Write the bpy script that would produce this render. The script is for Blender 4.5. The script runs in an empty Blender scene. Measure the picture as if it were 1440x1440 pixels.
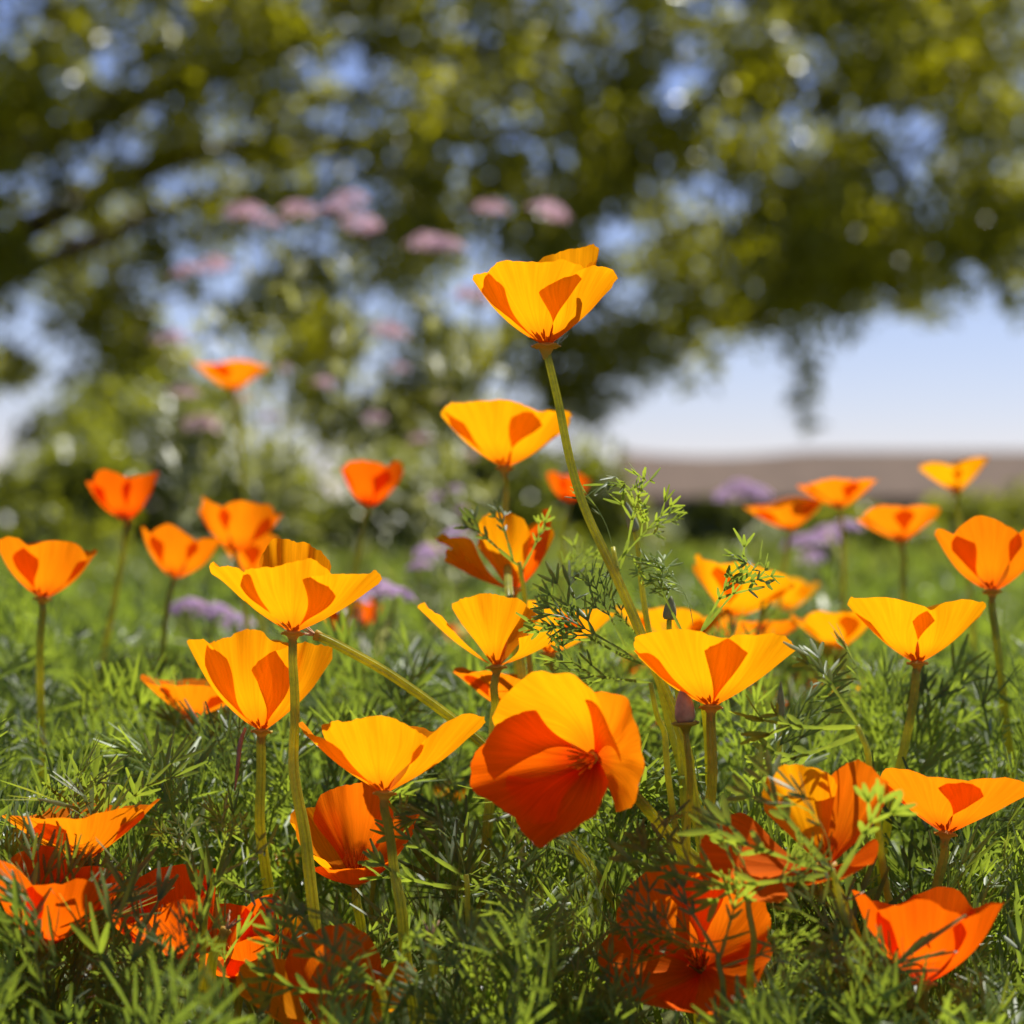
import bpy, math, random
import numpy as np
from mathutils import Vector, Matrix

# ------------------------------------------------------------------ camera, sky, sun, exposure
SC = bpy.context.scene
COL = SC.collection
LENS, CAM_H, FOCUS = 85.0, 0.30, 1.03
PX = 36.0 / LENS / 1440.0                      # metres per photo pixel per metre of distance

def P(px, py, Y):
    """photo pixel + distance along the ground -> point in the place"""
    return Vector(((px - 720) * PX * Y, Y, CAM_H - (py - 720) * PX * Y))

cam_d = bpy.data.cameras.new('camera')
cam = bpy.data.objects.new('camera', cam_d); COL.objects.link(cam)
cam.location = (0, 0, CAM_H); cam.rotation_euler = (math.radians(90), 0, 0)
cam_d.lens = LENS; cam_d.sensor_width = 36; cam_d.sensor_fit = 'HORIZONTAL'
cam_d.clip_start = 0.02; cam_d.clip_end = 3000
cam_d.dof.use_dof = True; cam_d.dof.focus_distance = FOCUS
cam_d.dof.aperture_fstop = 7.4; cam_d.dof.aperture_blades = 7
SC.camera = cam

SUN_EL, SUN_AZ = math.radians(57), math.radians(30)        # azimuth from +Y (away) towards +X (right)
to_sun = Vector((math.sin(SUN_AZ) * math.cos(SUN_EL), math.cos(SUN_AZ) * math.cos(SUN_EL), math.sin(SUN_EL)))
w = bpy.data.worlds.new('World'); SC.world = w; w.use_nodes = True
nt = w.node_tree; bg = nt.nodes['Background']
sky = nt.nodes.new('ShaderNodeTexSky'); sky.sky_type = 'NISHITA'; sky.sun_disc = False
sky.sun_elevation = SUN_EL; sky.sun_rotation = SUN_AZ
sky.altitude = 1200; sky.air_density = 1.0; sky.dust_density = 0.2; sky.ozone_density = 2.0
wb = nt.nodes.new('ShaderNodeVectorMath'); wb.operation = 'MULTIPLY'; wb.inputs[1].default_value = (1.0, 0.90, 1.10)   # camera white balance
nt.links.new(sky.outputs[0], wb.inputs[0]); nt.links.new(wb.outputs[0], bg.inputs[0]); bg.inputs[1].default_value = 0.058
sun_d = bpy.data.lights.new('sun', 'SUN'); sun_d.energy = 5.0; sun_d.angle = math.radians(0.5)
sun_d.color = (1.0, 0.95, 0.86)
sun = bpy.data.objects.new('sun', sun_d); COL.objects.link(sun)
sun.rotation_euler = to_sun.to_track_quat('Z', 'Y').to_euler(); sun.location = (3, 4, 8)
SC.view_settings.view_transform = 'Standard'; SC.view_settings.look = 'None'
SC.view_settings.exposure = 0.75; SC.view_settings.gamma = 1; SC.view_settings.use_curve_mapping = False
SC.cycles.use_denoising = True
SC.cycles.max_bounces = 10; SC.cycles.diffuse_bounces = 5; SC.cycles.transmission_bounces = 6
SC.cycles.sample_clamp_indirect = 6

rng = np.random.default_rng(7)
random.seed(7)

# ------------------------------------------------------------------ helpers
def tag(o, label=None, cat=None, group=None, kind=None):
    for k, v in (('label', label), ('category', cat), ('group', group), ('kind', kind)):
        if v: o[k] = v
    return o

def mesh(name, V, F, mat, UV=None, smooth=True):
    """V (n,3) array, F list of equal or mixed polygons"""
    me = bpy.data.meshes.new(name)
    V = np.asarray(V, np.float32)
    if isinstance(F, np.ndarray):
        n, k = F.shape
        me.vertices.add(len(V)); me.vertices.foreach_set('co', V.ravel())
        me.loops.add(n * k); me.loops.foreach_set('vertex_index', F.astype(np.int32).ravel())
        me.polygons.add(n); me.polygons.foreach_set('loop_start', np.arange(0, n * k, k, dtype=np.int32))
        me.update(calc_edges=True)
    else:
        me.from_pydata(V.tolist(), [], [list(map(int, f)) for f in F])
    if smooth: me.polygons.foreach_set('use_smooth', [True] * len(me.polygons))
    if UV is not None:
        li = np.zeros(len(me.loops), np.int32); me.loops.foreach_get('vertex_index', li)
        me.uv_layers.new(name='UVMap').data.foreach_set('uv', np.asarray(UV, np.float32)[li].ravel())
    me.materials.append(mat)
    me.validate()
    return me

def link(name, data, parent=None, mtx=None):
    o = bpy.data.objects.new(name, data); COL.objects.link(o)
    if parent is not None: o.parent = parent
    if mtx is not None: o.matrix_local = mtx
    return o

def thing(name, loc, label, cat, group=None):
    o = bpy.data.objects.new(name, None); COL.objects.link(o)
    o.location = loc; o.empty_display_size = 0.02
    return tag(o, label, cat, group)

def join(parts):
    Vs, Fs, Us, n = [], [], [], 0
    for p in parts:
        V, F = p[0], p[1]
        Vs.append(V); Fs.append(F + n); n += len(V)
        if len(p) > 2: Us.append(p[2])
    return (np.concatenate(Vs), np.concatenate(Fs)) + ((np.concatenate(Us),) if Us else ())

def spline(pts, n):
    """Catmull-Rom through points (m,3) -> n samples"""
    p = np.asarray(pts, float)
    p = np.vstack([2 * p[0] - p[1], p, 2 * p[-1] - p[-2]])
    m = len(p) - 3
    t = np.linspace(0, m - 1e-6, n); i = t.astype(int); f = (t - i)[:, None]
    a, b, c, d = p[i], p[i + 1], p[i + 2], p[i + 3]
    return 0.5 * (2 * b + (c - a) * f + (2 * a - 5 * b + 4 * c - d) * f ** 2 + (3 * b - a - 3 * c + d) * f ** 3)

def tube(pts, radii, sides=8, rib=0.0):
    """quads of a tapering, optionally ribbed tube along sampled points"""
    p = np.asarray(pts, float); n = len(p)
    r = np.interp(np.linspace(0, 1, n), np.linspace(0, 1, len(radii)), radii)
    t = np.gradient(p, axis=0); t /= np.linalg.norm(t, axis=1)[:, None] + 1e-12
    ref = np.array([0.31, -0.9, 0.2]) if abs(t[:, 1]).mean() < 0.7 else np.array([1.0, 0.1, 0.2])
    a = np.cross(t, ref); a /= np.linalg.norm(a, axis=1)[:, None] + 1e-12
    b = np.cross(t, a)
    ang = np.linspace(0, 2 * np.pi, sides, endpoint=False)
    rr = 1 + rib * np.where(np.arange(sides) % 2 == 0, 1, -1)
    V = p[:, None] + (r[:, None] * rr)[:, :, None] * (a[:, None] * np.cos(ang)[None, :, None] + b[:, None] * np.sin(ang)[None, :, None])
    V = V.reshape(-1, 3)
    i, j = np.meshgrid(np.arange(n - 1), np.arange(sides), indexing='ij')
    j2 = (j + 1) % sides
    F = np.stack([i * sides + j, i * sides + j2, (i + 1) * sides + j2, (i + 1) * sides + j], -1).reshape(-1, 4)
    # close the ends with a collapsed ring
    V = np.vstack([V, p[0], p[-1]])
    k = np.arange(sides); k2 = (k + 1) % sides
    c0, c1 = n * sides, n * sides + 1
    F = np.vstack([F, np.stack([np.full(sides, c0), k2, k, k], -1), np.stack([np.full(sides, c1), (n - 1) * sides + k, (n - 1) * sides + k2, (n - 1) * sides + k2], -1)])
    return V, F

def fixquads(F):
    """quads with a repeated last corner -> triangles"""
    return [list(f[:3]) if f[2] == f[3] else list(f) for f in F]

def lathe(prof, sides=20):
    prof = np.asarray(prof, float); n = len(prof)
    a = np.linspace(0, 2 * np.pi, sides, endpoint=False)
    V = np.stack([prof[:, 0:1] * np.cos(a), prof[:, 0:1] * np.sin(a), np.repeat(prof[:, 1:2], sides, 1)], -1).reshape(-1, 3)
    i, j = np.meshgrid(np.arange(n - 1), np.arange(sides), indexing='ij'); j2 = (j + 1) % sides
    return V, np.stack([i * sides + j, i * sides + j2, (i + 1) * sides + j2, (i + 1) * sides + j], -1).reshape(-1, 4)

# ------------------------------------------------------------------ materials
def new_mat(name):
    m = bpy.data.materials.new(name); m.use_nodes = True
    for n in list(m.node_tree.nodes): m.node_tree.nodes.remove(n)
    t = m.node_tree
    return m, t, lambda k: t.nodes.new(k), lambda a, b: t.links.new(a, b)

def leafy(name, dif, tra, mixf=0.45, gloss=0.06, rough=0.4, scale=30.0, var=0.35, yellow=None, ribs=False, ofs=0.0):
    """thin green tissue: reflected + transmitted light, colour varying from place to place"""
    m, t, N, L = new_mat(name)
    geo = N('ShaderNodeNewGeometry')
    no = N('ShaderNodeTexNoise'); no.inputs['Scale'].default_value = scale; no.inputs['Detail'].default_value = 3
    L(geo.outputs['Position'], no.inputs['Vector'])
    n2 = N('ShaderNodeTexNoise'); n2.inputs['Scale'].default_value = scale * 9; n2.inputs['Detail'].default_value = 2
    L(geo.outputs['Position'], n2.inputs['Vector'])
    ad = N('ShaderNodeMath'); ad.operation = 'MULTIPLY_ADD'; ad.inputs[1].default_value = 0.5
    L(n2.outputs['Fac'], ad.inputs[0]); L(no.outputs['Fac'], ad.inputs[2])
    mr = N('ShaderNodeMapRange'); mr.inputs[1].default_value = 0.5; mr.inputs[2].default_value = 1.0
    L(ad.outputs[0], mr.inputs[0])
    oi = N('ShaderNodeObjectInfo')
    def ramp(c):
        y = yellow if yellow else (c[0] * 1.32, c[1] * 1.16, c[2])
        mx = N('ShaderNodeMix'); mx.data_type = 'RGBA'
        mx.inputs[6].default_value = (c[0] * (1 - var), c[1] * (1 - var), c[2] * (1 - var * .6), 1)
        mx.inputs[7].default_value = (min(1, y[0] * (1 + var)), min(1, y[1] * (1 + var)), y[2], 1)
        L(mr.outputs[0], mx.inputs[0])
        return mx.outputs[2]
    d = N('ShaderNodeBsdfDiffuse'); tr = N('ShaderNodeBsdfTranslucent'); g = N('ShaderNodeBsdfGlossy')
    L(ramp(dif), d.inputs[0]); L(ramp(tra), tr.inputs[0])
    g.inputs['Roughness'].default_value = rough; g.inputs[0].default_value = (0.95, 0.97, 1, 1)
    m1 = N('ShaderNodeMixShader'); m1.inputs[0].default_value = mixf
    L(d.outputs[0], m1.inputs[1]); L(tr.outputs[0], m1.inputs[2])
    fr = N('ShaderNodeFresnel'); fr.inputs[0].default_value = 1.4
    fm = N('ShaderNodeMath'); fm.operation = 'MULTIPLY_ADD'; fm.inputs[1].default_value = 0.12; fm.inputs[2].default_value = gloss * .3
    L(fr.outputs[0], fm.inputs[0])
    m2 = N('ShaderNodeMixShader'); L(fm.outputs[0], m2.inputs[0])
    L(m1.outputs[0], m2.inputs[1]); L(g.outputs[0], m2.inputs[2])
    out = N('ShaderNodeOutputMaterial'); L(m2.outputs[0], out.inputs[0])
    return m

def solid(name, c1, c2, scale=8, rough=0.8, bump=0.0, spec=0.3):
    m, t, N, L = new_mat(name)
    geo = N('ShaderNodeNewGeometry')
    no = N('ShaderNodeTexNoise'); no.inputs['Scale'].default_value = scale; no.inputs['Detail'].default_value = 6
    L(geo.outputs['Position'], no.inputs['Vector'])
    cr = N('ShaderNodeValToRGB'); cr.color_ramp.elements[0].position = 0.3; cr.color_ramp.elements[1].position = 0.7
    cr.color_ramp.elements[0].color = (*c1, 1); cr.color_ramp.elements[1].color = (*c2, 1)
    L(no.outputs['Fac'], cr.inputs[0])
    b = N('ShaderNodeBsdfPrincipled'); b.inputs['Roughness'].default_value = rough
    b.inputs['Specular IOR Level'].default_value = spec
    L(cr.outputs[0], b.inputs['Base Color'])
    if bump:
        bp = N('ShaderNodeBump'); bp.inputs['Strength'].default_value = bump
        L(no.outputs['Fac'], bp.inputs['Height']); L(bp.outputs[0], b.inputs['Normal'])
    out = N('ShaderNodeOutputMaterial'); L(b.outputs[0], out.inputs[0])
    return m

def petal_mat(name, dif, tra, base_d, base_t, mixf=0.55):
    m, t, N, L = new_mat(name)
    uv = N('ShaderNodeUVMap'); sp = N('ShaderNodeSeparateXYZ'); L(uv.outputs[0], sp.inputs[0])
    # fine veins fanning out: noise squeezed along the petal
    mp = N('ShaderNodeMapping'); mp.inputs['Scale'].default_value = (34, 1.6, 1); L(uv.outputs[0], mp.inputs[0])
    no = N('ShaderNodeTexNoise'); no.inputs['Scale'].default_value = 1.0; no.inputs['Detail'].default_value = 4
    L(mp.outputs[0], no.inputs['Vector'])
    mp2 = N('ShaderNodeMapping'); mp2.inputs['Scale'].default_value = (90, 3.0, 1); L(uv.outputs[0], mp2.inputs[0])
    n2 = N('ShaderNodeTexNoise'); n2.inputs['Scale'].default_value = 1.0; n2.inputs['Detail'].default_value = 2
    L(mp2.outputs[0], n2.inputs['Vector'])
    vr = N('ShaderNodeMapRange'); vr.inputs[1].default_value = 0.3; vr.inputs[2].default_value = 0.7
    vr.inputs[3].default_value = 0.84; vr.inputs[4].default_value = 1.07
    L(no.outputs['Fac'], vr.inputs[0])
    bs = N('ShaderNodeMapRange'); bs.interpolation_type = 'SMOOTHSTEP'
    bs.inputs[1].default_value = 0.02; bs.inputs[2].default_value = 0.42
    L(sp.outputs[1], bs.inputs[0])
    def col(a, b):
        mx = N('ShaderNodeMix'); mx.data_type = 'RGBA'; mx.inputs[6].default_value = (*b, 1); mx.inputs[7].default_value = (*a, 1)
        L(bs.outputs[0], mx.inputs[0])
        mu = N('ShaderNodeVectorMath'); mu.operation = 'SCALE'; L(mx.outputs[2], mu.inputs[0]); L(vr.outputs[0], mu.inputs['Scale'])
        return mu.outputs[0]
    bp = N('ShaderNodeBump'); bp.inputs['Strength'].default_value = 0.35; bp.inputs['Distance'].default_value = 0.0006
    L(n2.outputs['Fac'], bp.inputs['Height'])
    d = N('ShaderNodeBsdfDiffuse'); tr = N('ShaderNodeBsdfTranslucent'); g = N('ShaderNodeBsdfGlossy')
    L(col(dif, base_d), d.inputs[0]); L(col(tra, base_t), tr.inputs[0])
    for s in (d, tr, g): L(bp.outputs[0], s.inputs['Normal'])
    g.inputs['Roughness'].default_value = 0.6; g.inputs[0].default_value = (1, 0.75, 0.4, 1)
    m1 = N('ShaderNodeMixShader'); m1.inputs[0].default_value = mixf
    L(d.outputs[0], m1.inputs[1]); L(tr.outputs[0], m1.inputs[2])
    m2 = N('ShaderNodeMixShader'); m2.inputs[0].default_value = 0.005; L(m1.outputs[0], m2.inputs[1]); L(g.outputs[0], m2.inputs[2])
    out = N('ShaderNodeOutputMaterial'); L(m2.outputs[0], out.inputs[0])
    return m

M = {}
M['petal'] = petal_mat('petal', (0.93, 0.29, 0.003), (0.98, 0.40, 0.003), (0.90, 0.16, 0.003), (0.96, 0.22, 0.003))
M['petal_deep'] = petal_mat('petal_deep', (0.90, 0.115, 0.002), (0.97, 0.16, 0.002), (0.72, 0.03, 0.002), (0.82, 0.04, 0.002))
M['petal_mid'] = petal_mat('petal_mid', (0.86, 0.19, 0.003), (0.96, 0.26, 0.003), (0.80, 0.10, 0.003), (0.90, 0.13, 0.003))
M['petal_shaded'] = petal_mat('petal_shaded', (0.88, 0.145, 0.003), (0.96, 0.20, 0.003), (0.82, 0.06, 0.003), (0.90, 0.09, 0.003))  # redder copy of petal: shade and bounced light put into the colour
M['stem'] = leafy('stem', (0.30, 0.34, 0.06), (0.60, 0.62, 0.08), 0.5, 0.05, 0.35, 60, 0.2)
M['leaf'] = leafy('leaf', (0.085, 0.14, 0.032), (0.265, 0.385, 0.042), 0.48, 0.06, 0.45, 26, 0.38)
M['leaf_mass'] = leafy('leaf_mass', (0.078, 0.128, 0.028), (0.255, 0.375, 0.04), 0.48, 0.06, 0.45, 14, 0.45)
M['field'] = leafy('field', (0.11, 0.17, 0.035), (0.30, 0.38, 0.045), 0.42, 0.05, 0.45, 5, 0.35)
M['receptacle'] = leafy('receptacle', (0.78, 0.46, 0.08), (0.95, 0.62, 0.08), 0.5, 0.0, 0.4, 90, 0.2, yellow=(0.55, 0.42, 0.08))
M['stamen'] = leafy('stamen', (0.80, 0.20, 0.005), (0.85, 0.25, 0.005), 0.25, 0.03, 0.5, 90, 0.2, yellow=(0.9, 0.32, 0.01))
M['bud'] = solid('bud', (0.24, 0.17, 0.12), (0.42, 0.30, 0.22), 220, 0.55, 0.2)
M['bud_green'] = solid('bud_green', (0.17, 0.20, 0.09), (0.30, 0.32, 0.17), 220, 0.55, 0.2)
M['withered'] = solid('withered', (0.25, 0.09, 0.04), (0.45, 0.22, 0.12), 160, 0.7, 0.2)
M['dry'] = solid('dry', (0.42, 0.22, 0.10), (0.62, 0.42, 0.24), 160, 0.8, 0.2)
M['lilac'] = leafy('lilac', (0.44, 0.30, 0.54), (0.62, 0.45, 0.74), 0.5, 0.02, 0.6, 60, 0.2, yellow=(0.55, 0.36, 0.58))
M['pink'] = leafy('pink', (0.52, 0.32, 0.46), (0.72, 0.48, 0.62), 0.5, 0.02, 0.6, 60, 0.2, yellow=(0.6, 0.38, 0.48))
M['sage'] = leafy('sage', (0.24, 0.27, 0.12), (0.42, 0.46, 0.16), 0.45, 0.0, 0.6, 12, 0.25)
M['tree_leaf'] = leafy('tree_leaf', (0.08, 0.10, 0.008), (0.42, 0.45, 0.010), 0.52, 0.05, 0.4, 1.6, 0.35)
M['shrub_leaf'] = leafy('shrub_leaf', (0.06, 0.09, 0.012), (0.28, 0.33, 0.02), 0.48, 0.05, 0.45, 3.0, 0.35)
M['bark'] = solid('bark', (0.05, 0.035, 0.025), (0.12, 0.085, 0.06), 14, 0.9, 0.5)
M['soil'] = solid('soil', (0.08, 0.06, 0.035), (0.14, 0.12, 0.05), 3, 0.95, 0.4)
M['roof'] = solid('roof', (0.095, 0.058, 0.038), (0.14, 0.088, 0.058), 0.8, 0.85, 0.2)
M['stucco'] = solid('stucco', (0.28, 0.20, 0.14), (0.36, 0.27, 0.19), 0.6, 0.9, 0.1)
M['wood'] = solid('wood', (0.10, 0.06, 0.035), (0.17, 0.11, 0.07), 2, 0.8, 0.2)
M['glass'] = solid('glass', (0.02, 0.025, 0.03), (0.04, 0.045, 0.05), 0.5, 0.15, 0, 0.5)

# ------------------------------------------------------------------ ground
def ground_height(x, y):
    return 0.0
gv, gf = [], []
rings = [0, 0.5, 1, 2, 4, 8, 14, 24, 40, 70, 120, 200, 350, 600, 1000, 1600]
seg = 48
gv.append((0, 3, 0))
for r in rings[1:]:
    for k in range(seg):
        a = 2 * math.pi * k / seg
        gv.append((r * math.cos(a), 3 + r * math.sin(a), 0))
for k in range(seg): gf.append((0, 1 + k, 1 + (k + 1) % seg))
for i in range(len(rings) - 2):
    for k in range(seg):
        a, b = 1 + i * seg, 1 + (i + 1) * seg
        gf.append((a + k, b + k, b + (k + 1) % seg, a + (k + 1) % seg))
m, t, N, L = new_mat('ground')
geo = N('ShaderNodeNewGeometry'); no = N('ShaderNodeTexNoise'); no.inputs['Scale'].default_value = 0.9; no.inputs['Detail'].default_value = 8
L(geo.outputs['Position'], no.inputs['Vector'])
cr = N('ShaderNodeValToRGB'); cr.color_ramp.elements[0].position = 0.35; cr.color_ramp.elements[1].position = 0.65
cr.color_ramp.elements[0].color = (0.06, 0.075, 0.022, 1); cr.color_ramp.elements[1].color = (0.12, 0.13, 0.04, 1)
L(no.outputs['Fac'], cr.inputs[0])
b = N('ShaderNodeBsdfPrincipled'); b.inputs['Roughness'].default_value = 0.95; b.inputs['Specular IOR Level'].default_value = 0.1
bp = N('ShaderNodeBump'); bp.inputs['Strength'].default_value = 0.6; bp.inputs['Distance'].default_value = 0.05
L(no.outputs['Fac'], bp.inputs['Height']); L(bp.outputs[0], b.inputs['Normal'])
L(cr.outputs[0], b.inputs['Base Color']); out = N('ShaderNodeOutputMaterial'); L(b.outputs[0], out.inputs[0])
M['ground'] = m
tag(link('ground', mesh('ground', gv, gf, M['ground'])), kind='structure')

# ------------------------------------------------------------------ far building with a long brown roof
def box(x0, x1, y0, y1, z0, z1):
    V = np.array([(x, y, z) for z in (z0, z1) for y in (y0, y1) for x in (x0, x1)], float)
    F = np.array([(0, 2, 3, 1), (4, 5, 7, 6), (0, 1, 5, 4), (2, 6, 7, 3), (0, 4, 6, 2), (1, 3, 7, 5)])
    return V, F
BY = 150.0
def bx(px): return (px - 720) * PX * BY
def bz(py): return CAM_H - (py - 720) * PX * BY
bld = thing('low_building', (bx(1150), BY + 6, 0), 'long low building with a brown roof and shaded porch beyond the tree', 'building')
o0 = bld.location
def bpart(name, geom, mat, par=None):
    V, F = geom[0] - np.array(o0), geom[1]
    return link(name, mesh(name, V, F, mat, smooth=False), par or bld)
x0, x1 = bx(872), bx(1560)
ez, rz = bz(700), bz(630)
bpart('wall', box(x0 + .6, x1 - .6, BY + 3.2, BY + 9, 0, ez + .05), M['stucco'])
# roof: gently sagging ridge, thick eave
n = 24
xs = np.linspace(x0, x1, n)
sag = 0.40 * np.clip(1 - ((xs - bx(1010)) / (bx(1010) - x0)) ** 2, 0, 1)
rows = []
for (y, z, sgn) in ((BY, ez - .16, 0), (BY, ez, 0), (BY + 6, rz, 1), (BY + 12, ez, 0), (BY + 12, ez - .16, 0)):
    rows.append(np.stack([xs, np.full(n, y), z - sag * sgn], -1))
V = np.concatenate(rows)
F = [(r * n + i, r * n + i + 1, (r + 1) * n + i + 1, (r + 1) * n + i) for r in range(4) for i in range(n - 1)]
F += [(4 * n + i, 4 * n + i + 1, i + 1, i) for i in range(n - 1)]
F += [(0, n, 2 * n, 3 * n), (0, 3 * n, 4 * n, 4 * n), (n - 1, 5 * n - 1, 4 * n - 1, 3 * n - 1), (n - 1, 3 * n - 1, 2 * n - 1, 2 * n - 1)]
roof = link('roof', mesh('roof', V - np.array(o0), fixquads(np.array(F)), M['roof'], smooth=False), bld)
for px_ in (885, 975, 1052, 1130, 1210, 1300, 1400, 1500):
    bpart('porch_post', box(bx(px_), bx(px_) + .28, BY + .5, BY + .78, 0, ez - .161), M['wood'])
for px_ in (930, 1090, 1250, 1350):
    wn = bpart('window', box(bx(px_), bx(px_) + 1.5, BY + 3.12, BY + 3.196, .75, 1.7), M['wood'])
    bpart('pane', box(bx(px_) + .1, bx(px_) + 1.4, BY + 3.08, BY + 3.117, .85, 1.6), M['glass'], wn)
dr = bpart('door', box(bx(1010), bx(1010) + 1.3, BY + 3.12, BY + 3.196, 0, 1.75), M['wood'])

# ------------------------------------------------------------------ leaf clouds for tree and shrubs
def leaf_cloud(centres, radii, counts, size, flat=0.75):
    """folded leaf quads spread through the volume of many clumps"""
    Vs = []
    for c, r, k in zip(centres, radii, counts):
        d = rng.normal(size=(k, 3)); d /= np.linalg.norm(d, axis=1)[:, None]
        q = c + d * (r * rng.random((k, 1)) ** 0.45) * np.array([1, 1, flat])
        ax = rng.normal(size=(k, 3)); ax[:, 2] -= 0.4; ax /= np.linalg.norm(ax, axis=1)[:, None]
        sd = np.cross(ax, rng.normal(size=(k, 3))); sd /= np.linalg.norm(sd, axis=1)[:, None]
        nn = np.cross(ax, sd)
        s = size * (0.6 + 0.8 * rng.random((k, 1)))
        Vs.append(np.stack([q, q + ax * s * .45 + sd * s * .27 + nn * s * .06, q + ax * s, q + ax * s * .45 - sd * s * .27 + nn * s * .06], 1))
    V = np.concatenate(Vs).reshape(-1, 3)
    return V, np.arange(len(V)).reshape(-1, 4)

def woody(root, trunk_pts, trunk_r, centres, r_tip=0.006):
    """limbs that lead from the trunk to every clump, thickest first"""
    nodes = [np.array(p, float) for p in spline(trunk_pts, 7)]
    parts = [tube(spline(trunk_pts, 12), trunk_r, 10)]
    lim = []
    rad = list(np.interp(np.linspace(0, 1, 7), np.linspace(0, 1, len(trunk_r)), trunk_r))
    order = sorted(centres, key=lambda c: np.linalg.norm(c - nodes[-1]))
    for c in order:
        arr = np.array(nodes); dd = np.linalg.norm(arr - c, axis=1) + 0.15 * np.maximum(0, arr[:, 2] - c[2])
        i = int(np.argmin(np.where(np.arange(len(arr)) < 2, 1e9, dd)))
        a = nodes[i]; L_ = np.linalg.norm(c - a)
        if L_ < 1e-3: continue
        mid = (a + c) / 2 + rng.normal(size=3) * L_ * 0.10 + np.array([0, 0, L_ * .08])
        ra = max(r_tip * 1.4, rad[i] * 0.72)
        sp = spline([a, mid, c], 5)
        lim.append(tube(sp, [ra, max(r_tip, ra * .6)], 6))
        for q, f in ((sp[2], .82), (sp[4], .6)): nodes.append(q); rad.append(max(r_tip, ra * f))
    return parts, lim

def crown_bottom(px):
    return np.interp(px, [-400, 100, 240, 420, 560, 700, 790, 850, 900, 960, 1030, 1085, 1150, 1185, 1230, 1500, 1900],
                     [700, 700, 700, 700, 700, 690, 620, 570, 560, 565, 510, 490, 490, 480, 470, 465, 460])
TY = 12.0
def build_tree():
    cs = []
    k = 0
    while len(cs) < 620 and k < 30000:
        k += 1
        Y = rng.uniform(10.6, 13.6)
        px = rng.uniform(-480, 1800); py = rng.uniform(-420, 660)
        if py > crown_bottom(px) - 55: continue
        if py > 400 and px < 860 and rng.random() < .4: continue
        # rounded top of the crown
        top = -420 + 330 * abs((px - 560) / 1200) ** 2
        if py < top: continue
        c = np.array(P(px, py, Y))
        # uneven: keep clumps apart so that sky shows through
        if any(np.linalg.norm((c - d) * np.array([1, .5, 1])) < 0.15 for d in cs): continue
        cs.append(c)
    for (px, py, Y) in ((820, 420, 12), (862, 482, 12.3), (842, 525, 12), (905, 470, 12.2), (775, 500, 11.8), (800, 560, 12), (755, 445, 12.2), (850, 375, 12.4), (960, 505, 12.2), (1010, 440, 12), (1080, 400, 11.8), (1160, 380, 11.8), (1140, 340, 12), (1060, 350, 11.6), (1180, 420, 12.1), (1122, 475, 11.5), (1128, 520, 11.5), (1135, 558, 11.5), (1130, 592, 11.6)):
        cs.append(np.array(P(px, py, Y)))
    ph = lambda px, py, Y: tuple(P(px, py, Y))
    X0 = P(-150, 0, TY).x
    root = thing('spreading_tree', (X0, TY, 0), 'wide spreading tree with olive green leaves hanging low over the garden', 'tree')
    tr = [(X0, TY, -.05), (X0 + .06, TY, .5), (X0 - .02, TY, 1.0), (X0 + .10, TY, 1.6), (X0 + .5, TY, 2.1)]
    parts, lim = woody(root, tr, [.17, .14, .12, .09, .06], cs, 0.007)
    # long near-horizontal limbs seen dark against the sky
    for pts, r in (([(X0, TY, 1.35), ph(240, 225, 12.8), ph(440, 212, 13), ph(640, 195, 13), ph(830, 190, 13), ph(1010, 215, 12.8)], [.085, .065, .05, .038, .026, .01]),
                   ([(X0, TY, 1.2), ph(260, 290, 13), ph(420, 300, 13.2), ph(560, 350, 13)], [.06, .045, .03, .012]),
                   ([(X0 + .4, TY, 2.0), ph(420, 60, 13), ph(640, 70, 13), ph(960, 40, 13), ph(1200, 60, 13)], [.07, .05, .035, .022, .01])):
        lim.append(tube(spline(pts, 30), r, 8))
    inv = -np.array(root.location)
    V, F = parts[0]; link('trunk', mesh('trunk', V + inv, fixquads(F), M['bark']), root)
    V, F = join(lim); link('limbs', mesh('limbs', V + inv, fixquads(F), M['bark']), root)
    rad = rng.uniform(.12, .32, len(cs))
    rad[-4:] = (.13, .11, .10, .07)
    cnt = (rad ** 2 * 3000).astype(int)
    V, F = leaf_cloud(cs, rad, cnt, 0.075)
    link('crown', mesh('crown', V + inv, F, M['tree_leaf'], smooth=False), root)
    return root
build_tree()

def shrub(px, Y, py_top, wpx, label, mat='shrub_leaf', leaf=0.05, dens=1.0, group=None, n=16):
    c = P(px, 0, Y); root = thing('garden_shrub', (c.x, Y, 0), label, 'shrub', group)
    H = P(px, py_top, Y).z; W = wpx * PX * Y / 2
    cs = []
    for _ in range(n):
        a = rng.uniform(0, 2 * np.pi); q = rng.random() ** .5; zz = rng.uniform(.18, .92)
        s = math.sqrt(max(.05, 1 - (2 * zz - .9) ** 2)) if zz > .45 else 1
        cs.append(np.array([W * q * s * math.cos(a), W * .8 * q * s * math.sin(a), H * zz]))
    stems = []
    for c_ in cs:
        stems.append(tube(spline([(c_[0] * .12, c_[1] * .12, -.02), (c_[0] * .6, c_[1] * .6, c_[2] * .5), tuple(c_)], 6), [.012 * H + .004, .004], 5))
    V, F = join(stems); link('stems', mesh('stems', V, fixquads(F), M['bark']), root)
    r = rng.uniform(.22, .34, n) * H
    V, F = leaf_cloud(cs, r, (np.full(n, 260) * dens).astype(int), leaf)
    V[:, 2] = np.maximum(V[:, 2], 0.004)
    link('foliage', mesh('foliage', V, F, M[mat], smooth=False), root)
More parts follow.
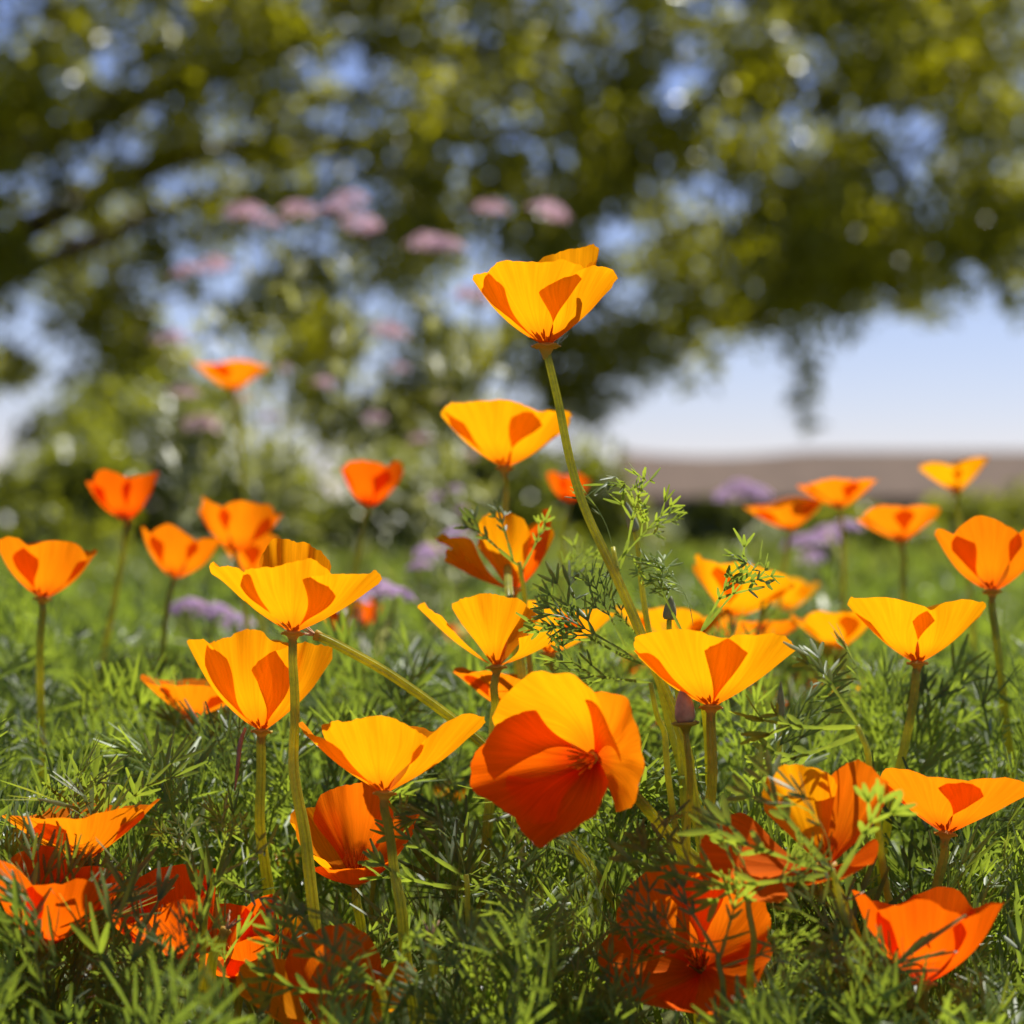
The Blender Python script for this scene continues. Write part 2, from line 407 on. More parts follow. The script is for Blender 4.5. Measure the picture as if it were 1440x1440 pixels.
for i, a in enumerate([
    (205, 8.6, 545, 260, 'bushy dark shrub under the low end of the tree, in the hedge row'),
    (400, 7.6, 640, 210, 'dense mid green shrub behind the pink verbena'),
    (545, 7.2, 628, 190, 'rounded green shrub between its dense and its broad neighbours in the hedge row'),
    (690, 7.8, 632, 180, 'broad olive shrub in the hedge row at the open sky side'),
    (830, 9.0, 628, 130, 'small yellow green shrub at the end of the brown roofed building'),
    (60, 7.4, 600, 280, 'tall wide shrub in front of the tree trunk')]):
    shrub(*a, group='shrubs in the hedge row')
for a in [(1010, 9.5, 712, 120, 'low bright green shrub before the shaded porch'),
          (1190, 8.8, 706, 130, 'low green shrub at the field edge beside a drooping branch'),
          (1380, 8.0, 690, 240, 'wide low shrub at the far field edge before the long roof')]:
    shrub(*a, group='low shrubs at the field edge', leaf=.04)

# ------------------------------------------------------------------ finely divided poppy leaves
def strip(p, d, nrm, L, w, bend, segs=2, fold=0.25, tipw=0.45):
    """one linear lobe: three verts across, gently bent"""
    side = np.cross(nrm, d); side /= np.linalg.norm(side)
    V = []
    pos = p.copy(); dd = d.copy()
    prof = [0.55, 1.0, tipw] if segs == 2 else ([0.5, 0.9, 1.0, tipw] if segs == 3 else [0.8, tipw])
    for i in range(segs + 1):
        ww = w * prof[i] / 2
        V += [pos - side * ww + nrm * ww * fold, pos.copy(), pos + side * ww + nrm * ww * fold]
        dd = dd + nrm * bend / segs; dd /= np.linalg.norm(dd)
        pos = pos + dd * L / segs
    F = []
    for i in range(segs):
        a = i * 3
        F += [(a, a + 1, a + 4, a + 3), (a + 1, a + 2, a + 5, a + 4)]
    return np.array(V), np.array(F), pos - dd * L / segs, dd

def fern_leaf(r, depth=3, lobe_w=0.0017, spread=38, size=0.06, petiole=0.45, segs=2, wide=1.0):
    """ternate leaf: petiole, then forks of three down to linear lobes; axis along +X, normal +Z"""
    parts = []
    def rec(p, d, nrm, L, k):
        w = lobe_w * (0.8 if k > 0 else r.uniform(.85, 1.25))
        V, F, e, dd = strip(p, d, nrm, L, w, r.uniform(-.05, .35), segs)
        parts.append((V, F))
        if k == 0: return
        side = np.cross(nrm, dd)
        for s in (-1, 0, 1):
            ang = math.radians(s * spread * r.uniform(.7, 1.25) * wide)
            lift = r.uniform(-.25, .45)
            d2 = dd * math.cos(ang) + side * math.sin(ang) + nrm * lift; d2 /= np.linalg.norm(d2)
            n2 = nrm - d2 * np.dot(nrm, d2) + side * r.uniform(-.5, .5); n2 -= d2 * np.dot(n2, d2); n2 /= np.linalg.norm(n2)
            rec(e, d2, n2, L * (r.uniform(.58, .8) if s else r.uniform(.72, .92)) * (1.55 if k == 1 else 1), k - 1)
        if k >= 2:     # a pair of lobes part way
            for s in (-1, 1):
                ang = math.radians(s * spread * 1.2)
                d2 = dd * math.cos(ang) + side * math.sin(ang) + nrm * r.uniform(-.2, .4); d2 /= np.linalg.norm(d2)
                n2 = nrm - d2 * np.dot(nrm, d2); n2 /= np.linalg.norm(n2)
                rec(p + (e - p) * .6, d2, n2, L * .6, k - 2)
    x = np.array([1., 0, 0]); z = np.array([0, 0, 1.])
    V, F, e, dd = strip(np.zeros(3), x, z, petiole, lobe_w / size * 0 + lobe_w, .15, 3, tipw=.8)
    V2 = V.copy(); V2[:, 1] *= 1
    parts.append((V2, F))
    s0 = (1 - petiole) / 2.2
    rec(e, dd, z - dd * np.dot(z, dd), s0 * .9, depth)
    V, F = join(parts)
    return V, F
def make_leaves(seed, n, **k):
    r = np.random.default_rng(seed); out = []
    for _ in range(n):
        sz = k.get('size', .06)
        kk = dict(k); kk['lobe_w'] = k.get('lobe_w', .0017) / sz; kk['size'] = 1.0
        V, F = fern_leaf(r, **kk)
        V = V / V[:, 0].max() * sz
        out.append((V, F))
    return out
LEAVES = make_leaves(3, 12, depth=3, size=.080, lobe_w=.0015, spread=25, petiole=.32)
LEAVES_WIDE = make_leaves(5, 6, depth=2, size=.080, lobe_w=.0020, spread=24, petiole=.34)
LEAVES_MID = make_leaves(9, 6, depth=2, size=.062, lobe_w=.0026, spread=32, segs=1)
LEAVES_FAR = make_leaves(13, 4, depth=1, size=.10, lobe_w=.007, spread=34, segs=1)

def frame(d, roll):
    d = d / np.linalg.norm(d)
    up = np.array([0, 0, 1.]) if abs(d[2]) < .97 else np.array([0, 1., 0])
    s = np.cross(up, d); s /= np.linalg.norm(s); n = np.cross(d, s)
    c, q = math.cos(roll), math.sin(roll)
    return np.stack([d, s * c + n * q, n * c - s * q], 1)        # columns X,Y,Z

def canopy(x, y):
    z = np.interp(y, [0.80, .88, .94, 1.0, 1.08, 1.25, 3, 10], [.06, .105, .138, .166, .187, .200, .20, .17])
    return z + .026 * math.sin(9 * x + 3.1 * y) * math.sin(7 * y - 4 * x + 1.3) + .018 * math.sin(31 * x + 1) * math.sin(27 * y)

# flowers that look out through gaps in the leaves: (px, py, half width, half height, distance, how open the gap is)
GAPS = [(497, 1165, 108, 82, 1.08, 1), (770, 1050, 128, 138, .97, 1), (1085, 1150, 120, 92, .96, .8), (965, 1320, 105, 115, .98, .82), (455, 1395, 105, 72, .9, .9),
        (270, 1300, 38, 55, 1.0, .7), (340, 1345, 55, 35, 1.03, .7), (370, 955, 110, 85, 1.1, 1), (535, 1050, 115, 70, 1.0, 1), (1005, 935, 115, 65, 1.0, 1), (690, 880, 90, 65, 1.1, .9), (418, 835, 105, 60, 1.0, 1)]
LIT = [(P(500, 1165, 1.07), .036), (P(1100, 1160, .95), .038), (P(965, 1310, .97), .036), (P(455, 1395, .93), .036), (P(268, 1300, 1.0), .018), (P(340, 1345, 1.02), .018)]
def in_gap(W_):
    q = W_[::7]
    for c_, r_ in LIT:           # open sky towards the sun above the low flowers
        v_ = q - np.array(c_); t_ = v_ @ np.array(to_sun)
        if ((t_ > .004) & (np.linalg.norm(v_ - t_[:, None] * np.array(to_sun), axis=1) < r_)).mean() > .02: return True
    px, py = 720 + q[:, 0] / (PX * q[:, 1]), 720 + (CAM_H - q[:, 2]) / (PX * q[:, 1])
    for (a, b, w_, h_, Y, pr) in GAPS:
        if q[0, 1] < Y + .025 and rng.random() < pr and (((px - a) / w_) ** 2 + ((py - b) / h_) ** 2 < 1).mean() > .04: return True
    return False
def scatter(variants, count, y0, y1, ypow, zlo, elo=15, ehi=80, scale=(.75, 1.25)):
    parts = []
    for _ in range(count):
        y = y0 + (y1 - y0) * rng.random() ** ypow
        hw = .27 * y + .14
        x = rng.uniform(-hw, hw)
        zt = canopy(x, y)
        V, F = variants[rng.integers(len(variants))]
        el = math.radians(rng.uniform(elo, ehi)); az = rng.uniform(0, 2 * np.pi)
        d = np.array([math.cos(el) * math.cos(az), math.cos(el) * math.sin(az), math.sin(el)])
        s = rng.uniform(*scale)
        R = frame(d, rng.uniform(-1.2, 1.2)) * s
        L = V[:, 0].max() * s
        z = zlo + (zt - L * d[2] * .9 - zlo) * rng.random() ** .6
        W_ = V @ R.T + np.array([x, y, max(.002, z)])
        if y < 1.4 and in_gap(W_): continue
        parts.append((W_, F))
    return join(parts)
def keep_above(V):
    V[:, 2] = np.maximum(V[:, 2], .004); return V

for nm, geom, mt, lab in (
    ('poppy_foliage', join([scatter(LEAVES, 1300, .865, 1.62, 1.15, .02, 25, 85), scatter(LEAVES_WIDE, 1200, .865, 1.5, 1.1, .02, 25, 85)]), 'leaf_mass', 'mass of feathery green poppy leaves filling the flower bed'),
    ('field_foliage', join([scatter(LEAVES_MID, 4200, 1.5, 4.2, 1.3, .02, scale=(.8, 1.5)), ]), 'leaf_mass', 'blurred green leaves of the flower field behind the near bed'),
    ('far_foliage', scatter(LEAVES_FAR, 5000, 4.0, 12.0, 1.2, .01, scale=(.8, 1.5)), 'field', 'soft green growth reaching back to the hedge')):
    V, F = geom
    tag(link(nm, mesh(nm, keep_above(V), F, M[mt])), lab, 'foliage', kind='stuff')

# ------------------------------------------------------------------ poppies
def petal_geo(phi, L=.042, th0=62, th1=28, hw=60, k=1.0, ruf=.045, seed=0, roff=0.0, curl=0.0, edge=0.16, r0=.0022, flip=0.0, bulge=.05, claw=.64, nu=44, nv=26, twist=0.0, notch=0.0):
    """one fan-shaped petal in the flower's frame (axis +Z); phi in degrees round the axis"""
    r = np.random.default_rng(seed)
    u = np.linspace(-1, 1, nu); t = np.linspace(0, 1, nv)
    ph = r.uniform(0, 6.28, 8)
    Lu = L * (1 - (edge + .10) * np.abs(u) ** 2.2 - notch * np.exp(-(u / .12) ** 2) + .022 * np.sin(3.1 * u + ph[0]) + .017 * np.sin(6.3 * u + ph[1]) + .006 * np.sin(17 * u + ph[2]) + .004 * np.sin(41 * u + ph[3]) + .003 * r.normal(size=nu))
    U, T = np.meshgrid(u, t, indexing='ij')
    S = T * Lu[:, None]
    tt = np.clip(S / L, 0, 1.1)
    th = np.radians(th0 + (th1 - th0) * tt ** .7 + (curl + 14) * np.clip(tt - .62, 0, 1) ** 1.3 * 2.6)
    th = th + np.radians(twist) * U * tt
    dS = np.diff(S, axis=1, prepend=0)
    thm = np.concatenate([th[:, :1], (th[:, 1:] + th[:, :-1]) / 2], 1)
    R = r0 + roff + np.cumsum(np.sin(thm) * dS, 1)
    Z = np.cumsum(np.cos(thm) * dS, 1)
    cl = np.clip(tt / .75, 0, 1); cl = cl * cl * (3 - 2 * cl)
    a = np.radians(hw) * U * (claw + (1.06 - claw) * cl) * (1 + .10 * np.sin(5 * tt + ph[7]))
    # ruffles: gentle folds that grow towards the rim
    rf = ruf * L * tt ** 2 * (np.sin(4.3 * U + ph[4]) * .9 + .45 * np.sin(9.1 * U + ph[5]) + .22 * tt ** 3 * np.sin(19 * U + ph[6]))
    rf = rf + L * (.0035 * tt * np.sin(26 * U + 2 * np.sin(5 * tt + ph[2]) + ph[3]) + .006 * tt * np.sin(11 * U + 3 * tt + ph[1]))
    xr = R * (1 - (1 - np.cos(a)) * k) + bulge * L * np.sin(np.pi * np.clip(tt, 0, 1)) * (1 - U * U) + rf * np.cos(thm) + flip * L * np.abs(U) ** 3 * tt ** 2
    xt = R * np.sin(a)
    zz = Z - rf * np.sin(thm) * .7 + .0006 * np.sin(6 * U + ph[7]) * tt
    p = math.radians(phi)
    V = np.stack([xr * math.cos(p) - xt * math.sin(p), xr * math.sin(p) + xt * math.cos(p), zz], -1).reshape(-1, 3)
    i, j = np.meshgrid(np.arange(nu - 1), np.arange(nv - 1), indexing='ij')
    F = np.stack([i * nv + j, (i + 1) * nv + j, (i + 1) * nv + j + 1, i * nv + j + 1], -1).reshape(-1, 4)
    UV = np.stack([(U * .5 + .5), T], -1).reshape(-1, 2)
    return V, F, UV

def petal_mesh(mat='petal', **k):
    V, F, UV = petal_geo(**k)
    return mesh('petal', V, F, M[mat], UV)

def stamen_mesh():
    r = np.random.default_rng(21); parts = []
    for i in range(26):
        a = r.uniform(0, 6.28); le = math.radians(r.uniform(4, 30)); h = r.uniform(.008, .0135)
        d = np.array([math.sin(le) * math.cos(a), math.sin(le) * math.sin(a), math.cos(le)])
        b = np.array([.0016 * math.cos(a), .0016 * math.sin(a), .001])
        parts.append(tube(np.array([b, b + d * h * .4, b + d * h * .45, b + d * h * .8, b + d * h]), [.0002, .0002, .00045, .0005, .0002], 5))
    parts.append(tube(np.array([[0, 0, 0], [0, 0, .004], [0, 0, .011]]), [.0012, .0011, .0004], 8))
    V, F = join(parts)
    return mesh('stamens', V, fixquads(F), M['stamen'])
STAMENS = stamen_mesh()
RV, RF = lathe([(.0010, -.0066), (.0013, -.0052), (.0018, -.0036), (.0024, -.0022), (.0034, -.0015), (.0050, -.0011), (.0049, -.0006), (.0036, -.0004), (.0025, .0004), (.0, .0008)], 22)
RV2 = RV.copy(); a_ = np.arctan2(RV[:, 1], RV[:, 0]); RV2[:, 2] += .0005 * np.sin(5 * a_) * (np.hypot(RV[:, 0], RV[:, 1]) > .004)
RECEPT = mesh('receptacle', RV2, RF, M['receptacle'])

def flower_matrix(pos, n, scale=1.0, roll=0.0):
    n = Vector(n).normalized(); e1 = Vector((1, 0, 0)); e1 = (e1 - n * e1.dot(n)).normalized(); e2 = n.cross(e1)
    R = Matrix((e1, e2, n)).transposed().to_4x4()
    return Matrix.Translation(pos) @ R @ Matrix.Rotation(roll, 4, 'Z') @ Matrix.Diagonal((scale, scale, scale, 1))

def stem_part(root, pts, r0=.0015, r1=.0021, sides=14, name='stem', rib=.13):
    loc = np.array(root.location)
    q = spline(pts, max(10, 5 * len(pts))) - loc
    tt = np.linspace(0, 1, len(q)); env = np.sin(np.pi * tt) * .0011
    for ax_ in (0, 1): q[:, ax_] += env * (np.sin(9 * tt + rng.uniform(0, 6)) + .5 * np.sin(21 * tt + rng.uniform(0, 6)))
    V, F = tube(q, [r0, (r0 + r1) / 2 * .97, r1 * 1.05, r1], sides, rib)
    return link(name, mesh(name, V, fixquads(F), M['stem'], smooth=sides <= 8), root)

def to_ground(last, prev):
    """carry a stem on from its last seen point down to the soil"""
    d = np.array(last) - np.array(prev); d /= np.linalg.norm(d) + 1e-9
    if d[2] > -.35: d[2] = -.35
    h = last[2] / -d[2]
    h2 = np.array([last[0] + d[0] * h * .55, last[1] + d[1] * h * .55, -.004])
    mid = (np.array(last) + d * h * .45); mid[2] = last[2] * .42
    return [tuple(mid), tuple(h2)]

CUP = [dict(phi=250, th0=64, th1=34, hw=62), dict(phi=75, th0=60, th1=30, hw=60), dict(phi=345, th0=66, th1=38, hw=56, roff=-.0006), dict(phi=165, th0=66, th1=36, hw=56, roff=-.0006)]
seed_no = [100]
PROTO = {}
def poppy(base, Y, n, L, label, petals=None, stem=None, mat='petal', group=None, rec=True, proto=None, sr=.0016, sides=16, rs=1.0):
    """base: pixel of the flower's foot; stem: further pixels (px,py[,Y]) downwards"""
    head = P(base[0], base[1], Y)
    pts = [tuple(head - Vector(n).normalized() * (.0028 if rec else .0))]
    for s in (stem or [(base[0] + rng.uniform(-12, 12), base[1] + 60)]):
        pts.append(tuple(P(s[0], s[1], s[2] if len(s) > 2 else Y)))
    pts += to_ground(pts[-1], pts[-2])
    root = thing('poppy_flower', (pts[-1][0], pts[-1][1], 0), label, 'poppy', group)
    stem_part(root, pts, sr, sr * 1.35, sides)
    mt = flower_matrix(head - Vector(root.location), n, 1.0)
    if proto is None:
        for k in (petals or CUP):
            k = dict(k); seed_no[0] += 1
            k.setdefault('L', L); k.setdefault('seed', seed_no[0])
            if 'Ls' in k: k['L'] = L * k.pop('Ls')
            link('petal', petal_mesh(k.pop('mat', mat), **k), root, mt)
    else:
        mt2 = flower_matrix(head - Vector(root.location), n, L / .04, rng.uniform(-3.1, 3.1))
        for me in PROTO[proto]: link('petal', me, root, mt2)
    if rec: link('receptacle', RECEPT, root, mt @ Matrix.Diagonal((rs, rs, 1, 1)))
    link('stamens', STAMENS, root, mt)
    return root

F1 = poppy((768, 484), 1.03, (-.01, .06, 1), .0430, 'tallest orange poppy, sunlit cup on a long curved stem above all others',
    petals=[dict(phi=240, th0=54, th1=26, hw=64, k=.95, edge=.04, Ls=.96), dict(phi=46, th0=52, th1=4, hw=66, Ls=1.14, edge=.10),
            dict(phi=326, th0=58, th1=34, hw=56, Ls=.96, roff=-.0006, edge=.2, curl=10), dict(phi=166, th0=60, th1=32, hw=56, Ls=.99, roff=-.0006, edge=.16)],
    stem=[(783, 560), (800, 632), (826, 715), (862, 800), (897, 880), (938, 985), (962, 1060), (975, 1120)], sr=.0016, rs=1.3)
F2 = poppy((710, 656), 1.27, (.04, .14, 1), .0448, 'pale orange poppy cup passed by the long stem of the tallest one',
    petals=[dict(phi=240, th0=62, th1=36, hw=64, edge=.12), dict(phi=62, th0=58, th1=33, hw=60), dict(phi=335, th0=64, th1=40, hw=58, roff=-.0006), dict(phi=155, th0=62, th1=38, hw=54, roff=-.0006)],
    stem=[(712, 700), (715, 770, 1.24), (720, 850, 1.16), (735, 1000, 1.14)], sr=.0015)
F3 = poppy((722, 828), 1.22, (-.08, .1, 1), .044, 'ragged deep orange poppy with torn curled petals below the pale cup', mat='petal',
    petals=[dict(phi=262, th0=66, th1=-2, hw=46, edge=.3, ruf=.07), dict(phi=70, th0=60, th1=16, hw=58, ruf=.07), dict(phi=345, th0=62, th1=2, hw=46, roff=-.0006, ruf=.06, mat='petal_deep', Ls=.98), dict(phi=188, th0=70, th1=24, hw=34, roff=-.0006, ruf=.10, curl=48, Ls=1.05), dict(phi=212, th0=76, th1=46, hw=17, Ls=.9, ruf=.1)],
    stem=[(724, 880), (730, 960)])
F4 = poppy((698, 936), 1.10, (-.03, .12, 1), .041, 'orange poppy with one narrow petal splayed apart, under the ragged one',
    petals=[dict(phi=258, th0=50, th1=20, hw=50, Ls=.92, edge=.08), dict(phi=80, th0=56, th1=28, hw=56, Ls=.9), dict(phi=345, th0=72, th1=60, hw=46, Ls=.92, curl=20), dict(phi=183, th0=58, th1=40, hw=26, Ls=1.06, roff=-.0006)],
    stem=[(695, 985), (690, 1060)])
F5 = poppy((412, 888), 1.00, (.03, .16, 1), .0415, 'wide open yellow orange poppy standing over the broad shaded one',
    petals=[dict(phi=268, th0=64, th1=34, hw=55, Ls=.90, edge=.12), dict(phi=98, th0=50, th1=0, hw=66, Ls=1.08, ruf=.08), dict(phi=338, th0=66, th1=46, hw=54, roff=-.0006, Ls=1.02), dict(phi=190, th0=62, th1=40, hw=44, roff=-.0006, Ls=1.03, curl=18)],
    stem=[(411, 940), (414, 1030), (422, 1120), (436, 1230)], sr=.0016)
F6 = poppy((368, 1026), 1.08, (.03, .16, 1), .055, 'broad orange poppy in the shadow of the wide open flower standing over it',
    petals=[dict(phi=255, th0=58, th1=12, hw=60, Ls=.90, ruf=.07, edge=.12), dict(phi=110, th0=50, th1=20, hw=60, Ls=1.0), dict(phi=325, th0=58, th1=22, hw=56, roff=-.0006, Ls=.9, edge=.24, ruf=.06), dict(phi=178, th0=60, th1=20, hw=54, roff=-.0006, Ls=.94)],
    stem=[(366, 1060), (370, 1150), (376, 1240), (382, 1310)], sr=.0018)
F7 = poppy((541, 1113), .985, (.03, .20, 1), .0425, 'yellow orange poppy with a pointed petal, held above the red bowl',
    petals=[dict(phi=248, th0=60, th1=36, hw=62, Ls=.93, edge=.10), dict(phi=68, th0=56, th1=30, hw=60, Ls=.96), dict(phi=352, th0=60, th1=42, hw=48, roff=-.0006, Ls=1.18, edge=.42), dict(phi=178, th0=62, th1=46, hw=48, roff=-.0006, Ls=1.0, edge=.3)],
    stem=[(543, 1150), (551, 1215), (562, 1280), (580, 1380)], sr=.0016)
F8 = poppy((500, 1236), 1.06, (-.03, -.42, .9), .043, 'deep red orange poppy bowl opened towards us, stamens showing inside', mat='petal_shaded',
    petals=[dict(phi=270, th0=70, th1=30, hw=62, Ls=.72, ruf=.05, claw=.85), dict(phi=88, th0=54, th1=8, hw=60, Ls=.98, claw=.85), dict(phi=352, th0=60, th1=30, hw=58, roff=-.0006, Ls=.92, claw=.85), dict(phi=178, th0=58, th1=22, hw=58, roff=-.0006, Ls=.96, claw=.85, mat='petal')],
    stem=[(500, 1262), (506, 1330)])
F9 = poppy((834, 1066), .955, (-.57, -.82, .0), .0450, 'largest red orange poppy, facing us with its throat open on a slanting stem', mat='petal_shaded',
    petals=[dict(phi=88, th0=64, th1=30, hw=72, Ls=1.02, mat='petal', ruf=.07, claw=.8), dict(phi=192, th0=54, th1=12, hw=70, Ls=1.08, ruf=.09, edge=.2, mat='petal_deep', claw=.8), dict(phi=16, th0=70, th1=46, hw=62, Ls=.90, mat='petal_mid', roff=-.0006, curl=26, ruf=.07, claw=.8), dict(phi=274, th0=60, th1=22, hw=74, Ls=.98, roff=-.0006, ruf=.07, edge=.16, mat='petal_deep', claw=.85)],  # left and bottom petals coloured deep red for the shade inside the cup
    stem=[(858, 1084, .962), (905, 1130, .985), (958, 1188, 1.0), (1010, 1262, 1.0)], sr=.0019)
F10 = poppy((1000, 992), .99, (.03, .22, 1), .0430, 'smooth yellow orange poppy bowl beside the brown pointed bud',
    petals=[dict(phi=236, th0=64, th1=40, hw=64, Ls=.97, edge=.10), dict(phi=60, th0=60, th1=34, hw=60, Ls=.88), dict(phi=318, th0=64, th1=42, hw=60, roff=-.0006, Ls=1.0, edge=.14), dict(phi=160, th0=66, th1=44, hw=52, roff=-.0006, Ls=.9)],
    stem=[(1000, 1040), (997, 1110), (994, 1180), (990, 1290), (996, 1400)], sr=.0018)
F11 = poppy((1160, 1218), .94, (-.22, -.50, .80), .047, 'large orange poppy seen through dark leaf lobes that cross before it', mat='petal_shaded',
    petals=[dict(phi=108, th0=42, th1=22, hw=56, Ls=.86, mat='petal', ruf=.06), dict(phi=35, th0=52, th1=34, hw=50, Ls=.88), dict(phi=190, th0=72, th1=64, hw=44, Ls=1.06, roff=-.0006), dict(phi=300, th0=66, th1=52, hw=50, Ls=.6)],
    stem=[(1180, 1260), (1205, 1340)])
F12 = poppy((985, 1360), .97, (-.2, -.66, .6), .044, 'red poppy sunk among leaves and ribbed stems under the large orange one', mat='petal_shaded',
    petals=[dict(phi=120, th0=52, th1=30, hw=60, claw=.85), dict(phi=35, th0=58, th1=34, hw=60, claw=.85), dict(phi=212, th0=64, th1=44, hw=60, claw=.85, roff=-.0006), dict(phi=300, th0=64, th1=44, hw=60, claw=.85, roff=-.0006)],
    stem=[(1000, 1400), (1010, 1460)])
F13 = poppy((464, 1462), .945, (.06, -.32, .9), .0445, 'orange poppy low in the bed, half covered by broad leaf lobes', mat='petal_shaded',
    petals=[dict(phi=262, th0=66, th1=26, hw=58, Ls=.7), dict(phi=92, th0=52, th1=18, hw=60, Ls=.98), dict(phi=350, th0=60, th1=30, hw=56, roff=-.0006, mat='petal'), dict(phi=186, th0=64, th1=42, hw=54, roff=-.0006, mat='petal')],
    stem=[(468, 1520), (474, 1570)])

# prototypes shared by the flowers further off
for q in range(5):
    r = np.random.default_rng(300 + q); ms = []
    op = (22, 36, 14, 46, 30)[q]
    for j, ph in enumerate((255, 75, 345, 165)):
        ms.append(petal_mesh(('petal_mid', 'petal', 'petal_deep', 'petal_mid', 'petal')[q], phi=ph + r.uniform(-12, 12), L=.04 * r.uniform(.92, 1.05), th0=62, th1=op + r.uniform(-6, 6), hw=r.uniform(54, 62), ruf=r.uniform(.02, .06), seed=500 + q * 9 + j, roff=-.0006 * (j > 1), nu=18, nv=12))
    PROTO[q] = ms
BLUR = [
 ((330, 776), 1.40, (.05, 0, 1), .036, 0, 'blurred orange cup beyond the wide open flower, before lilac heads'),
 ((518, 712), 1.42, (.08, 0, 1), .030, 2, 'closed round orange poppy standing alone against the green hedge row'),
 ((245, 812), 1.36, (.15, 0, 1), .033, 0, 'small orange cup next to the blurred one beyond the wide open flower'),
 ((326, 548), 1.85, (0, -.1, 1), .036, 3, 'high flat orange poppy far back among the pink verbena heads'),
 ((1112, 745), 1.52, (-.2, -.2, 1), .034, 3, 'tilted blurred orange poppy before the shaded porch of the building'),
 ((1182, 714), 1.50, (-.1, -.1, 1), .030, 3, 'blurred orange poppy beside the tilted one, under the brown roof'),
 ((1028, 866), 1.30, (.25, -.1, 1), .040, 1, 'slanted orange poppy behind feathery leaf tips, turned to the light'),
 ((1106, 858), 1.60, (0, -.05, 1), .028, 1, 'small bright yellow poppy in the green field'),
 ((1180, 912), 1.32, (-.1, -.1, 1), .032, 1, 'soft orange poppy at the open edge of the green field'),
 ((948, 918), 1.28, (-.05, -.1, 1), .036, 1, 'orange poppy half hidden behind feathery leaves and a small dark bud'),
 ((1060, 915), 1.34, (.05, -.1, 1), .032, 3, 'orange poppy right behind the rim of the smooth yellow bowl'),
 ((268, 1008), 1.22, (.1, -.15, 1), .032, 3, 'yellow orange poppy with thin leaves across it, beside the broad shaded one'),
 ((358, 812), 1.45, (0, 0, 1), .030, 0, 'orange poppy peeping out behind the petals of the wide open one'),
 ((478, 886), 1.52, (0, 0, 1), .024, 0, 'small orange poppy under the lilac verbena head'),
 ((512, 880), 1.60, (0, 0, 1), .020, 2, 'tiny closed poppy under the lilac verbena head'),
 ((772, 918), 1.20, (.15, -.1, 1), .036, 1, 'orange poppy behind the splayed one, a feathery leaf across it'),
 ((716, 1002), 1.16, (.1, -.1, 1), .034, 3, 'yellow orange poppy tucked behind the top of the largest red one'),
 ((800, 705), 1.60, (0, 0, 1), .022, 2, 'small orange poppy half hidden by the long curved stem'),
 ((262, 1345), 1.0, (-.35, -.2, .9), .040, 2, 'narrow red poppy standing upright in the leaves below the broad shaded one'),
 ((338, 1372), 1.02, (-.1, -.4, .9), .034, 2, 'dark red poppy buried in leaves at the foot of a thick stem'),
 ((388, 1345), 1.04, (.15, -.2, .9), .022, 1, 'little orange poppy beside the foot of a thick stem'),
]
for (b_, Y_, n_, L_, q_, lab) in BLUR:
    if Y_ > 1.25: L_ *= (1.03 + (Y_ - 1.03) * 1.35) / Y_; Y_ = 1.03 + (Y_ - 1.03) * 1.35
    poppy(b_, Y_, (n_[0] + .03, n_[1] + (.15 if n_[2] == 1 else 0), n_[2]), L_, lab, proto=q_, sr=.0014, sides=8, rec=Y_ < 1.3)
# dots of orange deeper in the field
for (px_, py_, Y_) in ((345, 1170, 1.5), (372, 1185, 1.45), (920, 1030, 1.5), (905, 960, 1.7), (1120, 985, 1.6), (1090, 1000, 1.7), (560, 1150, 1.6), (960, 1005, 1.45), (320, 1195, 1.4), (405, 1230, 1.35), (640, 1130, 1.5), (1180, 985, 1.5), (1015, 905, 1.9), (640, 905, 2.1)):
    poppy((px_, py_), Y_, (rng.uniform(-.2, .2), -.1, 1), rng.uniform(.018, .026), 'small orange poppy low among the leaves deeper in the field', proto=int(rng.integers(5)), sr=.0012, sides=6, rec=False, group='small poppies deeper in the field')
# the bed goes on to both sides
for (px_, py_, Y_, L_, q_, lab) in (
    (60, 840, 1.25, .038, 0, 'half open orange poppy standing apart before the tall wide shrub'),
    (120, 1210, 1.0, .04, 3, 'wide flat orange poppy resting on the leaves at the outer bed edge'),
    (178, 730, 1.55, .034, 2, 'closed red orange poppy far back under the bushy dark shrub'),
    (1290, 930, 1.1, .042, 1, 'yellow orange poppy past the dark sprig at the bed edge'),
    (1395, 830, 1.2, .04, 0, 'tall orange cup on the outer bed edge before the wide low shrub'),
    (1330, 1170, 1.0, .04, 3, 'open orange poppy low beside the large one crossed by leaf lobes'),
    (1268, 760, 1.6, .034, 3, 'blurred flat orange poppy before the lilac verbena and the porch'),
    (1345, 690, 1.75, .034, 1, 'blurred yellow orange poppy rising against the long brown roof'),
    (60, 1330, .95, .04, 2, 'deep red poppy sunk in leaves at the outer bed edge'),
    (1300, 1380, .92, .04, 2, 'deep red poppy low in the leaves beyond the sunken one')):
    poppy((px_, py_), Y_, (rng.uniform(-.15, .2), rng.uniform(0, .25), 1), L_, lab, proto=q_, sr=.0016, sides=10, group='poppies in the outer part of the bed')

